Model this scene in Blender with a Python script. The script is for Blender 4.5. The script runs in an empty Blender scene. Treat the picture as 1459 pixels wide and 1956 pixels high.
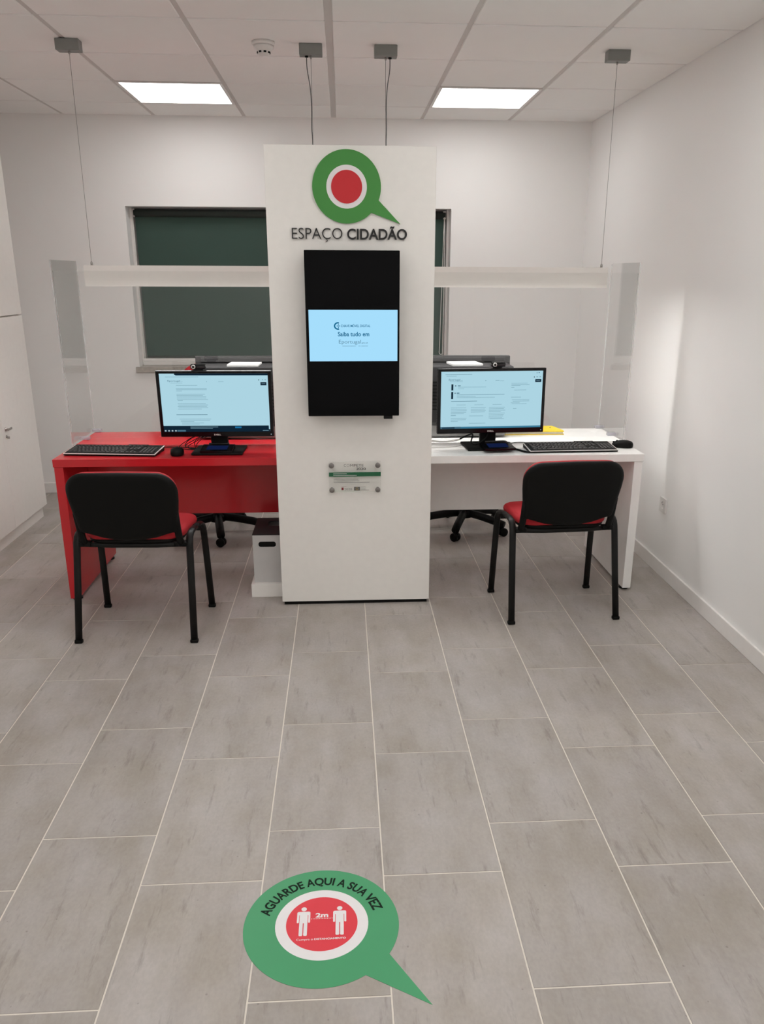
import bpy, bmesh, math, random
from mathutils import Vector, Matrix
random.seed(7)
S = bpy.context.scene
COL = S.collection
PI = math.pi
R = math.radians

# ------------------------------------------------------------ camera
F_PX, PITCH, ROLL, YAW, CAM_H = 1557.617, -0.316807, 0.003811, -0.062922, 1.58413
PX, PY = 754.608, 1035.135
fw = Vector((-math.sin(YAW)*math.cos(PITCH), math.cos(YAW)*math.cos(PITCH), math.sin(PITCH)))
rt = Vector((math.cos(YAW), math.sin(YAW), 0)); up = rt.cross(fw)
r2 = rt*math.cos(ROLL) + up*math.sin(ROLL); u2 = -rt*math.sin(ROLL) + up*math.cos(ROLL)
cd = bpy.data.cameras.new('camera'); cam = bpy.data.objects.new('camera', cd); COL.objects.link(cam)
cd.sensor_fit = 'HORIZONTAL'; cd.sensor_width = 36; cd.lens = F_PX/1459*36
cd.shift_x = (729.5-PX)/1459; cd.shift_y = (PY-978)/1459
cd.clip_start = .05; cd.clip_end = 60
M4 = Matrix((r2, u2, -fw)).transposed().to_4x4(); M4.translation = Vector((0, 0, CAM_H))
cam.matrix_world = M4
S.camera = cam
# ------------------------------------------------------------ light and exposure
PANEL = 7.4          # ceiling LED panels
STRIP = 54.0          # suspended lamps over the desks
LIGHT_COL = (1.0, .982, .962)
w = bpy.data.worlds.new('night'); S.world = w; w.use_nodes = True
w.node_tree.nodes['Background'].inputs[0].default_value = (.004, .005, .008, 1)
w.node_tree.nodes['Background'].inputs[1].default_value = 1
S.view_settings.view_transform = 'Standard'; S.view_settings.look = 'None'
S.cycles.max_bounces = 14; S.cycles.diffuse_bounces = 9; S.cycles.transparent_max_bounces = 16
S.view_settings.exposure = 0; S.view_settings.gamma = 1; S.view_settings.use_curve_mapping = False

# ------------------------------------------------------------ materials
def lin(*c):
    return tuple((v/255/12.92 if v/255 <= .04045 else ((v/255+.055)/1.055)**2.4) for v in c)
def newmat(name):
    m = bpy.data.materials.new(name); m.use_nodes = True
    return m, m.node_tree.nodes, m.node_tree.links
def pm(name, col, rough=.5, metal=0, spec=.5, var=.03, nscale=30, bump=0, bscale=200):
    """principled material with a faint procedural variation of its colour and optional fine relief"""
    m, N, L = newmat(name); b = N['Principled BSDF']
    tc = N.new('ShaderNodeTexCoord'); nz = N.new('ShaderNodeTexNoise'); nz.inputs['Scale'].default_value = nscale
    L.new(tc.outputs['Object'], nz.inputs['Vector'])
    mx = N.new('ShaderNodeMix'); mx.data_type = 'RGBA'
    mx.inputs['A'].default_value = tuple(c*(1-var) for c in col)+(1,)
    mx.inputs['B'].default_value = tuple(min(1, c*(1+var)) for c in col)+(1,)
    L.new(nz.outputs['Fac'], mx.inputs['Factor']); L.new(mx.outputs['Result'], b.inputs['Base Color'])
    b.inputs['Roughness'].default_value = rough; b.inputs['Metallic'].default_value = metal
    b.inputs['Specular IOR Level'].default_value = spec
    if bump:
        n2 = N.new('ShaderNodeTexNoise'); n2.inputs['Scale'].default_value = bscale; n2.inputs['Detail'].default_value = 4
        L.new(tc.outputs['Object'], n2.inputs['Vector'])
        bp = N.new('ShaderNodeBump'); bp.inputs['Strength'].default_value = bump; bp.inputs['Distance'].default_value = .002
        L.new(n2.outputs['Fac'], bp.inputs['Height']); L.new(bp.outputs['Normal'], b.inputs['Normal'])
    return m
def em(name, col, strength=1.0, var=0):
    m, N, L = newmat(name); N.remove(N['Principled BSDF'])
    e = N.new('ShaderNodeEmission'); e.inputs[0].default_value = tuple(col)+(1,); e.inputs[1].default_value = strength
    L.new(e.outputs[0], N['Material Output'].inputs[0]); return m

MAT = {}
MAT['wall'] = pm('white_wall_paint', (.865, .86, .85), .55, bump=.08, bscale=350, var=.012, nscale=3)
MAT['ceil'] = pm('mineral_ceiling_tile', (.905, .905, .89), .9, bump=.25, bscale=500, var=.015, nscale=8)
MAT['rail'] = pm('painted_ceiling_rail', (.62, .60, .58), .6)
MAT['joint_shade'] = pm('cross_rail_painted_shade', (.30, .29, .28), .7)  # cross rails darkened: shade of the tile joints put into their colour
MAT['base'] = pm('white_baseboard', (.82, .80, .78), .4)
MAT['grout'] = pm('pale_grout', (.74, .69, .62), .9, nscale=60, var=.08)
MAT['white'] = pm('white_laminate', (.82, .80, .765), .38)
MAT['whitedesk'] = pm('white_desk_laminate', (.86, .85, .83), .35)
MAT['red'] = pm('red_desk_laminate', (.56, .020, .028), .19, spec=.5, var=.02)
MAT['redfab'] = pm('red_upholstery', (.47, .013, .022), .8, bump=.3, bscale=900, var=.06, nscale=120)
MAT['black'] = pm('black_plastic', (.004, .004, .0036), .55, spec=.16, bump=.1, bscale=700)
MAT['blackmetal'] = pm('black_painted_tube', (.0045, .004, .0036), .42, spec=.25)
MAT['gloss'] = pm('gloss_black_plastic', (.004, .004, .005), .16, spec=.3)
MAT['display'] = pm('dark_display_glass', (.003, .003, .0035), .12, spec=.09)
MAT['key'] = pm('black_key_caps', (.028, .028, .029), .4)
MAT['lampwhite'] = pm('off_white_lamp_paint', (.77, .735, .70), .5)
MAT['stud'] = pm('dull_metal_stud', (.21, .195, .185), .45, metal=.3)
MAT['keylegend'] = pm('pale_key_legend', (.35, .35, .35), .6)
MAT['silver'] = pm('silver_trim', (.72, .70, .68), .35, metal=.15)
MAT['steel'] = pm('brushed_steel', (.42, .40, .38), .35, metal=.9)
MAT['grey'] = pm('mid_grey_metal', (.54, .53, .52), .45)
MAT['canopy'] = pm('grey_canopy_paint', (.22, .225, .215), .5)
MAT['darkgrey'] = pm('dark_grey_plastic', (.030, .029, .030), .6, spec=.25, bump=.1)
MAT['greyplate'] = pm('grey_port_plate', (.2, .195, .19), .45)
MAT['green'] = pm('green_logo_paint', lin(62, 138, 58), .4, var=.02)
MAT['logored'] = pm('red_logo_paint', lin(198, 28, 38), .4, var=.02)
MAT['letter'] = pm('black_lettering', (.006, .005, .005), .4)
MAT['vgreen'] = pm('green_floor_vinyl', lin(66, 154, 104), .42, var=.03, nscale=12)
MAT['vwhite'] = pm('white_floor_vinyl', (.80, .78, .79), .42)
MAT['vred'] = pm('red_floor_vinyl', lin(222, 52, 66), .42, var=.02)
MAT['vink'] = pm('dark_green_floor_ink', lin(6, 30, 16), .6, spec=.2)
MAT['blind'] = pm('dark_green_blind_cloth', lin(54, 78, 70), .75, var=.04, nscale=4, bump=.2, bscale=1200)
MAT['cassette'] = pm('dark_blind_roll', lin(48, 56, 52), .6)
MAT['pvc'] = pm('white_window_profile', (.72, .70, .68), .35)
MAT['marble'] = pm('grey_marble_sill', (.40, .37, .33), .35, var=.35, nscale=40)
MAT['yellow'] = pm('yellow_card', lin(250, 215, 30), .45, var=.03)
MAT['paper'] = pm('white_paper', (.64, .64, .635), .7)
MAT['tealink'] = em('teal_screen_ink', lin(10, 100, 140))
MAT['greyink'] = em('grey_screen_ink', lin(70, 110, 130))
MAT['lineink'] = em('pale_screen_lines', lin(118, 156, 172))
MAT['darkink'] = em('dark_screen_bar', lin(16, 36, 52))
MAT['bluebar'] = em('blue_screen_bar', lin(60, 122, 150))
MAT['blueink'] = em('blue_screen_button', lin(30, 110, 160))
MAT['whiteink'] = em('white_screen_ink', lin(170, 190, 200))
MAT['screen'] = em('lit_monitor_screen', lin(172, 212, 226))
MAT['tvlit'] = em('lit_display_image', lin(166, 222, 252))
MAT['padblue'] = em('dim_blue_pad_screen', lin(17, 28, 64))
MAT['cyan'] = pm('blue_logo_print', lin(40, 60, 110), .5)
MAT['plaquegreen'] = pm('green_plaque_band', lin(24, 96, 62), .4)
MAT['plaqueink'] = pm('grey_plaque_print', (.12, .12, .12), .5)
MAT['darkred'] = pm('dark_red_print', lin(120, 30, 40), .5)
MAT['panel'] = em('led_panel_diffuser', LIGHT_COL, PANEL)
MAT['strip'] = em('lamp_strip_diffuser', LIGHT_COL, STRIP)
MAT['cable'] = pm('grey_steel_cable', (.26, .255, .25), .4, metal=.4)
MAT['powercord'] = pm('dark_power_cord', (.10, .10, .10), .5)
MAT['whitecable'] = pm('white_cable', (.7, .69, .67), .5)

def acrylic(name, tint):
    # clear sheet: Fresnel share of mirror reflection, the rest passes straight through
    m, N, L = newmat(name); N.remove(N['Principled BSDF'])
    g = N.new('ShaderNodeNewGeometry'); mr = N.new('ShaderNodeMapRange')
    mr.inputs['To Min'].default_value = 1.49; mr.inputs['To Max'].default_value = 1/1.49
    L.new(g.outputs['Backfacing'], mr.inputs['Value'])
    fr = N.new('ShaderNodeFresnel'); L.new(mr.outputs['Result'], fr.inputs['IOR'])
    tr = N.new('ShaderNodeBsdfTransparent'); tr.inputs[0].default_value = tint+(1,)
    gl = N.new('ShaderNodeBsdfGlossy'); gl.inputs['Roughness'].default_value = .0
    mx = N.new('ShaderNodeMixShader'); L.new(fr.outputs[0], mx.inputs[0]); L.new(tr.outputs[0], mx.inputs[1]); L.new(gl.outputs[0], mx.inputs[2])
    L.new(mx.outputs[0], N['Material Output'].inputs[0]); return m
MAT['acrylic'] = acrylic('clear_acrylic_sheet', (.985, .988, .985))
def milky(name, col, clear):
    m, N, L = newmat(name); b = N['Principled BSDF']; b.inputs['Base Color'].default_value = col+(1,); b.inputs['Roughness'].default_value = .2
    tr = N.new('ShaderNodeBsdfTransparent'); mx = N.new('ShaderNodeMixShader'); mx.inputs[0].default_value = clear
    L.new(b.outputs[0], mx.inputs[1]); L.new(tr.outputs[0], mx.inputs[2]); L.new(mx.outputs[0], N['Material Output'].inputs[0]); return m
MAT['paneledge'] = milky('polished_acrylic_edge', (.85, .85, .86), .62)
MAT['clamp'] = milky('clear_plastic_clamp', (.45, .44, .50), .5)
MAT['glass'] = acrylic('window_glass', (.95, .97, .96))

def tile_mat():
    m, N, L = newmat('grey_stone_tile'); b = N['Principled BSDF']
    tc = N.new('ShaderNodeTexCoord'); oi = N.new('ShaderNodeObjectInfo')
    off = N.new('ShaderNodeVectorMath'); off.operation = 'SCALE'; off.inputs[0].default_value = (37, 53, 91)
    L.new(oi.outputs['Random'], off.inputs['Scale'])
    ad = N.new('ShaderNodeVectorMath'); ad.operation = 'ADD'
    L.new(tc.outputs['Object'], ad.inputs[0]); L.new(off.outputs[0], ad.inputs[1])
    def noise(sc, stretch, detail, rough=.55):
        mp = N.new('ShaderNodeMapping'); mp.inputs['Scale'].default_value = stretch; L.new(ad.outputs[0], mp.inputs[0])
        n = N.new('ShaderNodeTexNoise'); n.inputs['Scale'].default_value = sc; n.inputs['Detail'].default_value = detail
        n.inputs['Roughness'].default_value = rough; L.new(mp.outputs[0], n.inputs['Vector']); return n
    n1 = noise(5, (1.6, .45, 1), 5, .6)      # long streaks
    n2 = noise(6, (1, 1, 1), 4)              # clouds
    n3 = noise(120, (1, .6, 1), 2)           # grain
    n4 = noise(14, (2.2, .35, 1), 6, .7)     # darker veins
    def ramp(src, p0, c0, p1, c1):
        r = N.new('ShaderNodeValToRGB'); e = r.color_ramp.elements
        e[0].position = p0; e[0].color = c0+(1,); e[1].position = p1; e[1].color = c1+(1,)
        L.new(src.outputs['Fac'], r.inputs[0]); return r
    a = ramp(n1, .36, (.325, .292, .255), .64, (.455, .424, .398))
    c = ramp(n2, .35, (.362, .325, .283), .65, (.428, .400, .392))
    mx = N.new('ShaderNodeMix'); mx.data_type = 'RGBA'; mx.inputs['Factor'].default_value = .5
    L.new(a.outputs[0], mx.inputs['A']); L.new(c.outputs[0], mx.inputs['B'])
    v = ramp(n4, .28, (.62, .60, .58), .43, (1, 1, 1))
    mu = N.new('ShaderNodeMix'); mu.data_type = 'RGBA'; mu.blend_type = 'MULTIPLY'; mu.inputs['Factor'].default_value = .75
    L.new(mx.outputs['Result'], mu.inputs['A']); L.new(v.outputs[0], mu.inputs['B'])
    g = ramp(n3, .3, (.95, .95, .95), .7, (1.04, 1.04, 1.04))
    mg = N.new('ShaderNodeMix'); mg.data_type = 'RGBA'; mg.blend_type = 'MULTIPLY'; mg.inputs['Factor'].default_value = 1
    L.new(mu.outputs['Result'], mg.inputs['A']); L.new(g.outputs[0], mg.inputs['B'])
    vo = N.new('ShaderNodeTexVoronoi'); vo.inputs['Scale'].default_value = 17; L.new(ad.outputs[0], vo.inputs['Vector'])
    sp = N.new('ShaderNodeValToRGB'); e = sp.color_ramp.elements; e[0].position = .035; e[0].color = (.55, .55, .55, 1); e[1].position = .06; e[1].color = (1, 1, 1, 1)
    L.new(vo.outputs['Distance'], sp.inputs[0])
    ms = N.new('ShaderNodeMix'); ms.data_type = 'RGBA'; ms.blend_type = 'MULTIPLY'; ms.inputs['Factor'].default_value = .6
    L.new(mg.outputs['Result'], ms.inputs['A']); L.new(sp.outputs[0], ms.inputs['B'])
    hv = N.new('ShaderNodeHueSaturation'); L.new(ms.outputs['Result'], hv.inputs['Color'])
    mr = N.new('ShaderNodeMapRange'); mr.inputs['To Min'].default_value = .95; mr.inputs['To Max'].default_value = 1.05
    L.new(oi.outputs['Random'], mr.inputs['Value']); L.new(mr.outputs['Result'], hv.inputs['Value'])
    L.new(hv.outputs[0], b.inputs['Base Color'])
    b.inputs['Roughness'].default_value = .45; b.inputs['Specular IOR Level'].default_value = .35
    bp = N.new('ShaderNodeBump'); bp.inputs['Strength'].default_value = .12; bp.inputs['Distance'].default_value = .001
    L.new(n3.outputs['Fac'], bp.inputs['Height']); L.new(bp.outputs['Normal'], b.inputs['Normal'])
    return m
MAT['tile'] = tile_mat()

# ------------------------------------------------------------ mesh helpers
def rrect(w_, h_, r, n=6, cx=0, cy=0):
    pts = []
    for sx, sy, a0 in ((1, 1, 0), (-1, 1, 90), (-1, -1, 180), (1, -1, 270)):
        for k in range(n+1):
            a = R(a0+90*k/n); pts.append((cx+sx*(w_/2-r)+r*math.cos(a), cy+sy*(h_/2-r)+r*math.sin(a)))
    return pts
def circ(r, n=48, cx=0, cy=0):
    return [(cx+r*math.cos(2*PI*k/n), cy+r*math.sin(2*PI*k/n)) for k in range(n)]
class MB:
    def __init__(s): s.bm = bmesh.new(); s.mats = []
    def mi(s, m):
        if m not in s.mats: s.mats.append(m)
        return s.mats.index(m)
    def merge(s, tb, m, smooth=False):
        i = s.mi(m)
        for f in tb.faces: f.material_index = i; f.smooth = smooth
        bmesh.ops.recalc_face_normals(tb, faces=tb.faces)
        me = bpy.data.meshes.new('t'); tb.to_mesh(me); tb.free(); s.bm.from_mesh(me); bpy.data.meshes.remove(me)
        return s
    def box(s, x0, x1, y0, y1, z0, z1, m, bev=0, seg=2, rot=None, piv=None):
        t = bmesh.new(); bmesh.ops.create_cube(t, size=1)
        for v in t.verts: v.co = Vector((x0+(v.co.x+.5)*(x1-x0), y0+(v.co.y+.5)*(y1-y0), z0+(v.co.z+.5)*(z1-z0)))
        if bev: bmesh.ops.bevel(t, geom=t.edges[:], offset=bev, segments=seg, affect='EDGES', profile=.5)
        if rot: bmesh.ops.rotate(t, verts=t.verts, cent=piv or (0, 0, 0), matrix=rot)
        return s.merge(t, m)
    def prism(s, poly, plane, d0, d1, m, hole=None, xf=None):
        """polygon in a plane ('xz','xy','yz') extruded from d0 to d1; optional same-count hole ring"""
        def P(a, b, d): return {'xz': (a, d, b), 'xy': (a, b, d), 'yz': (d, a, b)}[plane]
        t = bmesh.new(); n = len(poly)
        A = [t.verts.new(P(a, b, d0)) for a, b in poly]; B = [t.verts.new(P(a, b, d1)) for a, b in poly]
        for k in range(n): t.faces.new((A[k], A[(k+1) % n], B[(k+1) % n], B[k]))
        if hole:
            h = len(hole)
            C_ = [t.verts.new(P(a, b, d0)) for a, b in hole]; D = [t.verts.new(P(a, b, d1)) for a, b in hole]
            for k in range(h): t.faces.new((C_[k], C_[(k+1) % h], D[(k+1) % h], D[k]))
            for X, Y in ((A, C_), (B, D)):
                es = []
                for ring in (X, Y):
                    for k in range(len(ring)):
                        e = t.edges.get((ring[k], ring[(k+1) % len(ring)])); es.append(e)
                bmesh.ops.triangle_fill(t, use_beauty=True, use_dissolve=False, edges=es)
        else:
            f1 = t.faces.new(A); f2 = t.faces.new(B)
            bmesh.ops.triangulate(t, faces=[f1, f2])
        if xf: bmesh.ops.transform(t, matrix=xf, verts=t.verts)
        return s.merge(t, m)
    def sweep(s, pts, m, rx=.01, ry=None, n=10, side=None, cap=True, smooth=True):
        """tube along points with an oval section; side = fixed direction of the rx axis"""
        ry = ry or rx; t = bmesh.new(); P = [Vector(p) for p in pts]; rings = []
        last = None
        for k, p in enumerate(P):
            d = (P[min(k+1, len(P)-1)]-P[max(k-1, 0)]).normalized()
            if side is not None: a = Vector(side); a = (a-d*a.dot(d)).normalized()
            else:
                if last is None:
                    a = Vector((0, 0, 1)) if abs(d.z) < .9 else Vector((1, 0, 0))
                else: a = last
                a = (a-d*a.dot(d)).normalized(); last = a
            b = d.cross(a)
            rings.append([t.verts.new(p+a*rx*math.cos(2*PI*q/n)+b*ry*math.sin(2*PI*q/n)) for q in range(n)])
        for r0, r1 in zip(rings, rings[1:]):
            for q in range(n): t.faces.new((r0[q], r0[(q+1) % n], r1[(q+1) % n], r1[q]))
        if cap: t.faces.new(rings[0]); t.faces.new(rings[-1][::-1])
        return s.merge(t, m, smooth)
    def lathe(s, prof, m, cx=0, cy=0, n=32, xf=None, smooth=True):
        t = bmesh.new(); rings = []
        for r, z in prof:
            rings.append([t.verts.new((cx+r*math.cos(2*PI*q/n), cy+r*math.sin(2*PI*q/n), z)) for q in range(n)])
        for r0, r1 in zip(rings, rings[1:]):
            for q in range(n): t.faces.new((r0[q], r0[(q+1) % n], r1[(q+1) % n], r1[q]))
        t.faces.new(rings[0]); t.faces.new(rings[-1])
        if xf: bmesh.ops.transform(t, matrix=xf, verts=t.verts)
        s.merge(t, m, smooth); return s
    def pillow(s, outline, prof, fn, m, smooth=True):
        """stack of scaled outlines (scale, depth), closed at both ends towards the middle, mapped by fn(u, v, d)"""
        t = bmesh.new(); n = len(outline)
        cx = sum(p[0] for p in outline)/n; cy = sum(p[1] for p in outline)/n
        s0, d0 = prof[0]; s1, d1 = prof[-1]
        full = [(s0*k/4, d0) for k in range(1, 4)]+list(prof)+[(s1*k/4, d1) for k in (3, 2, 1)]
        rings = [[t.verts.new(fn(cx+(a-cx)*sc, cy+(b-cy)*sc, d)) for a, b in outline] for sc, d in full]
        for r0, r1 in zip(rings, rings[1:]):
            for q in range(n): t.faces.new((r0[q], r0[(q+1) % n], r1[(q+1) % n], r1[q]))
        for ring, d in ((rings[0], d0), (rings[-1], d1)):
            c = t.verts.new(fn(cx, cy, d))
            for q in range(n): t.faces.new((ring[q], ring[(q+1) % n], c))
        return s.merge(t, m, smooth)
    def quad(s, p, m):
        t = bmesh.new(); t.faces.new([t.verts.new(v) for v in p]); i = s.mi(m)
        for f in t.faces: f.material_index = i
        me = bpy.data.meshes.new('t'); t.to_mesh(me); t.free(); s.bm.from_mesh(me); bpy.data.meshes.remove(me); return s
    def add_mesh(s, me, m):
        t = bmesh.new(); t.from_mesh(me); i = s.mi(m)
        for f in t.faces: f.material_index = i; f.smooth = False
        me2 = bpy.data.meshes.new('t'); t.to_mesh(me2); t.free(); s.bm.from_mesh(me2); bpy.data.meshes.remove(me2); return s
    def mesh(s, name):
        me = bpy.data.meshes.new(name); s.bm.to_mesh(me); s.bm.free()
        for m in s.mats: me.materials.append(MAT[m])
        return me
    def build(s, name, parent=None, label=None, kind=None):
        o = bpy.data.objects.new(name, s.mesh(name)); COL.objects.link(o)
        if parent: o.parent = parent
        if label: o['label'] = label
        if kind: o['kind'] = kind
        return o
def thing(name, label, cat, loc=(0, 0, 0), rz=0, group=None):
    o = bpy.data.objects.new(name, None); COL.objects.link(o); o.empty_display_size = .1
    o.location = loc; o.rotation_euler = (0, 0, rz); o['label'] = label; o['category'] = cat
    if group: o['group'] = group
    return o
def tag(o, label, cat, group=None):
    o['label'] = label; o['category'] = cat
    if group: o['group'] = group
    return o
def struct(mb, name, parent=None):
    o = mb.build(name, parent)
    if parent is None: o['kind'] = 'structure'
    return o
def copy_tree(o, parent=None):
    c = o.copy(); COL.objects.link(c)
    if parent is not None: c.parent = parent
    for ch in list(o.children): copy_tree(ch, c)
    return c
def text_mesh(txt, x0, x1, z0, zcap, weight=0, depth=0, bend=None):
    """lettering in the xz plane: from x0 to x1, base line z0, capital height up to zcap (measured on the letter E)"""
    def conv(t):
        cu = bpy.data.curves.new('t', 'FONT'); cu.body = t; cu.offset = weight; cu.resolution_u = 5
        ob = bpy.data.objects.new('t', cu); COL.objects.link(ob)
        dg = bpy.context.evaluated_depsgraph_get(); me = bpy.data.meshes.new_from_object(ob.evaluated_get(dg))
        bpy.data.objects.remove(ob); bpy.data.curves.remove(cu); return me
    ref = conv('E'); ys = [v.co.y for v in ref.vertices]; cap0, cap1 = min(ys), max(ys); bpy.data.meshes.remove(ref)
    me = conv(txt); xs = [v.co.x for v in me.vertices]; a, b = min(xs), max(xs)
    sx = (x1-x0)/(b-a); sz = (zcap-z0)/(cap1-cap0)
    t = bmesh.new(); t.from_mesh(me); bpy.data.meshes.remove(me)
    for v in t.verts: v.co = Vector((x0+(v.co.x-a)*sx, 0, z0+(v.co.y-cap0)*sz))
    if depth:
        r = bmesh.ops.extrude_face_region(t, geom=t.faces[:]+t.edges[:]+t.verts[:])
        bmesh.ops.translate(t, vec=(0, -depth, 0), verts=[g for g in r['geom'] if isinstance(g, bmesh.types.BMVert)])
    bmesh.ops.recalc_face_normals(t, faces=t.faces)
    out = bpy.data.meshes.new('t'); t.to_mesh(out); t.free(); return out
def put_text(mb, txt, m, x0, x1, z0, zcap, y=0, weight=0, depth=0, fn=None):
    me = text_mesh(txt, x0, x1, z0, zcap, weight, depth)
    for v in me.vertices:
        v.co = Vector(fn(v.co.x, v.co.y, v.co.z)) if fn else Vector((v.co.x, y+v.co.y, v.co.z))
    mb.add_mesh(me, m); bpy.data.meshes.remove(me)
def smoothpath(pts, n=8):
    P = [Vector(p) for p in pts]; out = []
    for k in range(len(P)-1):
        p0, p1, p2, p3 = P[max(k-1, 0)], P[k], P[k+1], P[min(k+2, len(P)-1)]
        for q in range(n):
            t = q/n
            out.append(.5*((2*p1)+(p2-p0)*t+(2*p0-5*p1+4*p2-p3)*t*t+(-p0+3*p1-3*p2+p3)*t**3))
    out.append(P[-1]); return out

# ============================================================ ROOM
XL, XR, YB, YF, H = -2.5, 1.744, 6.157, -2.7, 2.59
fl = struct(MB().box(XL-.1, XR+.1, YF-.1, YB+.3, -.06, -.0016, 'grout'), 'floor')
TW, TL, FX0 = .33156, .60682, -.24348
def tile_mesh(wd, ln):
    mb = MB(); mb.box(0, wd, 0, ln, -.008, 0, 'tile', bev=.0008, seg=1); return mb.mesh('floor_tile')
full = tile_mesh(TW-.0044, TL-.0044)
for k in range(-7, 6):
    x0 = FX0+k*TW+.0022; x1 = x0+TW-.0044; cx0, cx1 = max(x0, XL+.002), min(x1, XR-.002)
    off = 3.283 if k % 2 == 0 else 3.680
    n0 = math.floor((YF-off)/TL)
    for n in range(n0, 10):
        y0 = off+n*TL+.0022; y1 = y0+TL-.0044; cy0, cy1 = max(y0, YF+.002), min(y1, YB-.002)
        if cy1-cy0 < .02: continue
        whole = cx1-cx0 > TW-.01 and cy1-cy0 > TL-.01
        o = bpy.data.objects.new('floor_tile', full if whole else tile_mesh(cx1-cx0, cy1-cy0))
        COL.objects.link(o); o.parent = fl; o.location = (cx0, cy0, 0)

struct(MB().box(XR, XR+.12, YF-.1, YB+.3, -.05, H+.1, 'wall'), 'wall_right')
struct(MB().box(XL-.12, XL, YF-.1, YB+.3, -.05, H+.1, 'wall'), 'wall_left')
struct(MB().box(XL-.12, XR+.12, YF-.2, YF, -.05, H+.1, 'wall'), 'wall_front')
WX0, WX1, WZ0, WZ1 = -1.484, .776, .938, 2.026
wb = MB()
wb.box(XL, WX0, YB, YB+.3, -.05, H+.1, 'wall').box(WX1, XR, YB, YB+.3, -.05, H+.1, 'wall')
wb.box(WX0, WX1, YB, YB+.3, WZ1, H+.1, 'wall').box(WX0, WX1, YB, YB+.3, -.05, WZ0-.04, 'wall')
struct(wb, 'wall_back')
def baseboard(name, x0, x1, y0, y1): struct(MB().box(x0, x1, y0, y1, 0, .078, 'base', bev=.003, seg=2), name)
baseboard('baseboard_right', XR-.013, XR-.0005, YF+.014, YB-.014)
baseboard('baseboard_back', XL+.014, XR-.001, YB-.013, YB-.0005)
baseboard('baseboard_left', XL+.0005, XL+.013, YF+.014, YB-.014)

# suspended ceiling: slab, rails and one object per tile
ce = struct(MB().box(XL-.1, XR+.1, YF-.1, YB+.3, H+.02, H+.1, 'ceil'), 'ceiling')
gx = [XL]+[-.6407+.6*i for i in range(-3, 4)]+[XR]
gx = sorted(set(round(v, 4) for v in gx if XL <= v <= XR))
gy = [3.9319+.6*j for j in range(-11, 4)]+[YF, YB]
gy = sorted(v for v in gy if YF <= v <= YB)
panels = [(a, b) for a in (-1.2407, .5593) for b in (5.1319, 2.7319, 1.5319, .3319, -.8681, -2.0681)]  # rear pair is seen; nearer rows are unseen, added to brighten the room
for v in gx[1:-1]:
    wd = .019 if abs(v+.0407) < .01 else .013
    MB().box(v-wd, v+wd, YF, YB, H+.004, H+.0195, 'rail').build('ceiling_rail', ce)
for v in gy[1:-1]:
    MB().box(XL, XR, v-.012, v+.012, H+.011, H+.0195, 'joint_shade').build('cross_rail', ce)
cache = {}
for a0, a1 in zip(gx, gx[1:]):
    for b0, b1 in zip(gy, gy[1:]):
        if any(abs(a0-p) < .05 and abs(b0-q) < .05 for p, q in panels): continue
        if a1-a0 < .08 or b1-b0 < .05: continue
        gl = .017 if abs(a0+.0407) < .01 else (.0115 if a0 > XL else .001)
        gr = .017 if abs(a1+.0407) < .01 else (.0115 if a1 < XR else .001)
        g0 = .008 if b0 > YF else .001; g1 = .008 if b1 < YB else .001
        key = (round(a1-a0-gl-gr, 3), round(b1-b0-g0-g1, 3))
        if key not in cache:
            mb = MB(); mb.box(0, key[0], 0, key[1], 0, .015, 'ceil', bev=.003, seg=1); cache[key] = mb.mesh('ceiling_tile')
        o = bpy.data.objects.new('ceiling_tile', cache[key]); COL.objects.link(o); o.parent = ce; o.location = (a0+gl, b0+g0, H)

# ------------------------------------------------------------ LED panels
def panel_light(x, y, label):
    t = thing('ceiling_light', label, 'ceiling light', (x+.3, y+.3, H), 0, 'square LED ceiling panels')
    fr = MB(); o = .293; i_ = .276
    fr.prism([(-o, -o), (o, -o), (o, o), (-o, o)], 'xy', -.004, .012, 'pvc', hole=[(-i_, -i_), (i_, -i_), (i_, i_), (-i_, i_)])
    fr.build('frame', t)
    MB().box(-i_, i_, -i_, i_, -.002, .008, 'panel').build('diffuser', t)
for a, b in panels:
    if b > 5: lab = 'lit square white LED panel in the ceiling ' + ('above the left desk window' if a < 0 else 'near the right wall behind the right lamp')
    else:
        k = ('nearest the column', 'second from the column', 'third from the column', 'fourth from the column', 'farthest from the column')[(2.7319, 1.5319, .3319, -.8681, -2.0681).index(b)]
        lab = 'unseen LED ceiling panel added to brighten the room, %s row behind the camera, %s' % ('left' if a < 0 else 'right', k)
    panel_light(a, b, lab)

# ------------------------------------------------------------ window, blind, sill
win = MB(); fy0, fy1 = YB+.165, YB+.225
win.prism([(WX0+.001, WZ0+.001), (WX1-.001, WZ0+.001), (WX1-.001, WZ1-.001), (WX0+.001, WZ1-.001)], 'xz', fy0, fy1, 'pvc',
          hole=[(WX0+.06, WZ0+.06), (WX1-.06, WZ0+.06), (WX1-.06, WZ1-.06), (WX0+.06, WZ1-.06)])
wo = struct(win, 'window_1')
mx_ = (WX0+WX1)/2
MB().box(mx_-.04, mx_+.04, fy0+.002, fy1-.002, WZ0+.06, WZ1-.06, 'pvc').build('mullion', wo)
for s0, s1 in ((WX0+.06, mx_-.04), (mx_+.04, WX1-.06)):
    MB().box(s0, s1, fy0+.026, fy0+.034, WZ0+.06, WZ1-.06, 'glass').build('pane', wo)
mb = MB(); mb.box(WX0+.012, WX1-.012, YB+.085, YB+.163, WZ0+.001, WZ0+.030, 'pvc', bev=.002)
mb.box(WX0+.012, WX1-.012, YB+.095, YB+.163, WZ0+.030, WZ0+.050, 'pvc', bev=.003); mb.build('bottom_rail', wo)
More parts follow.
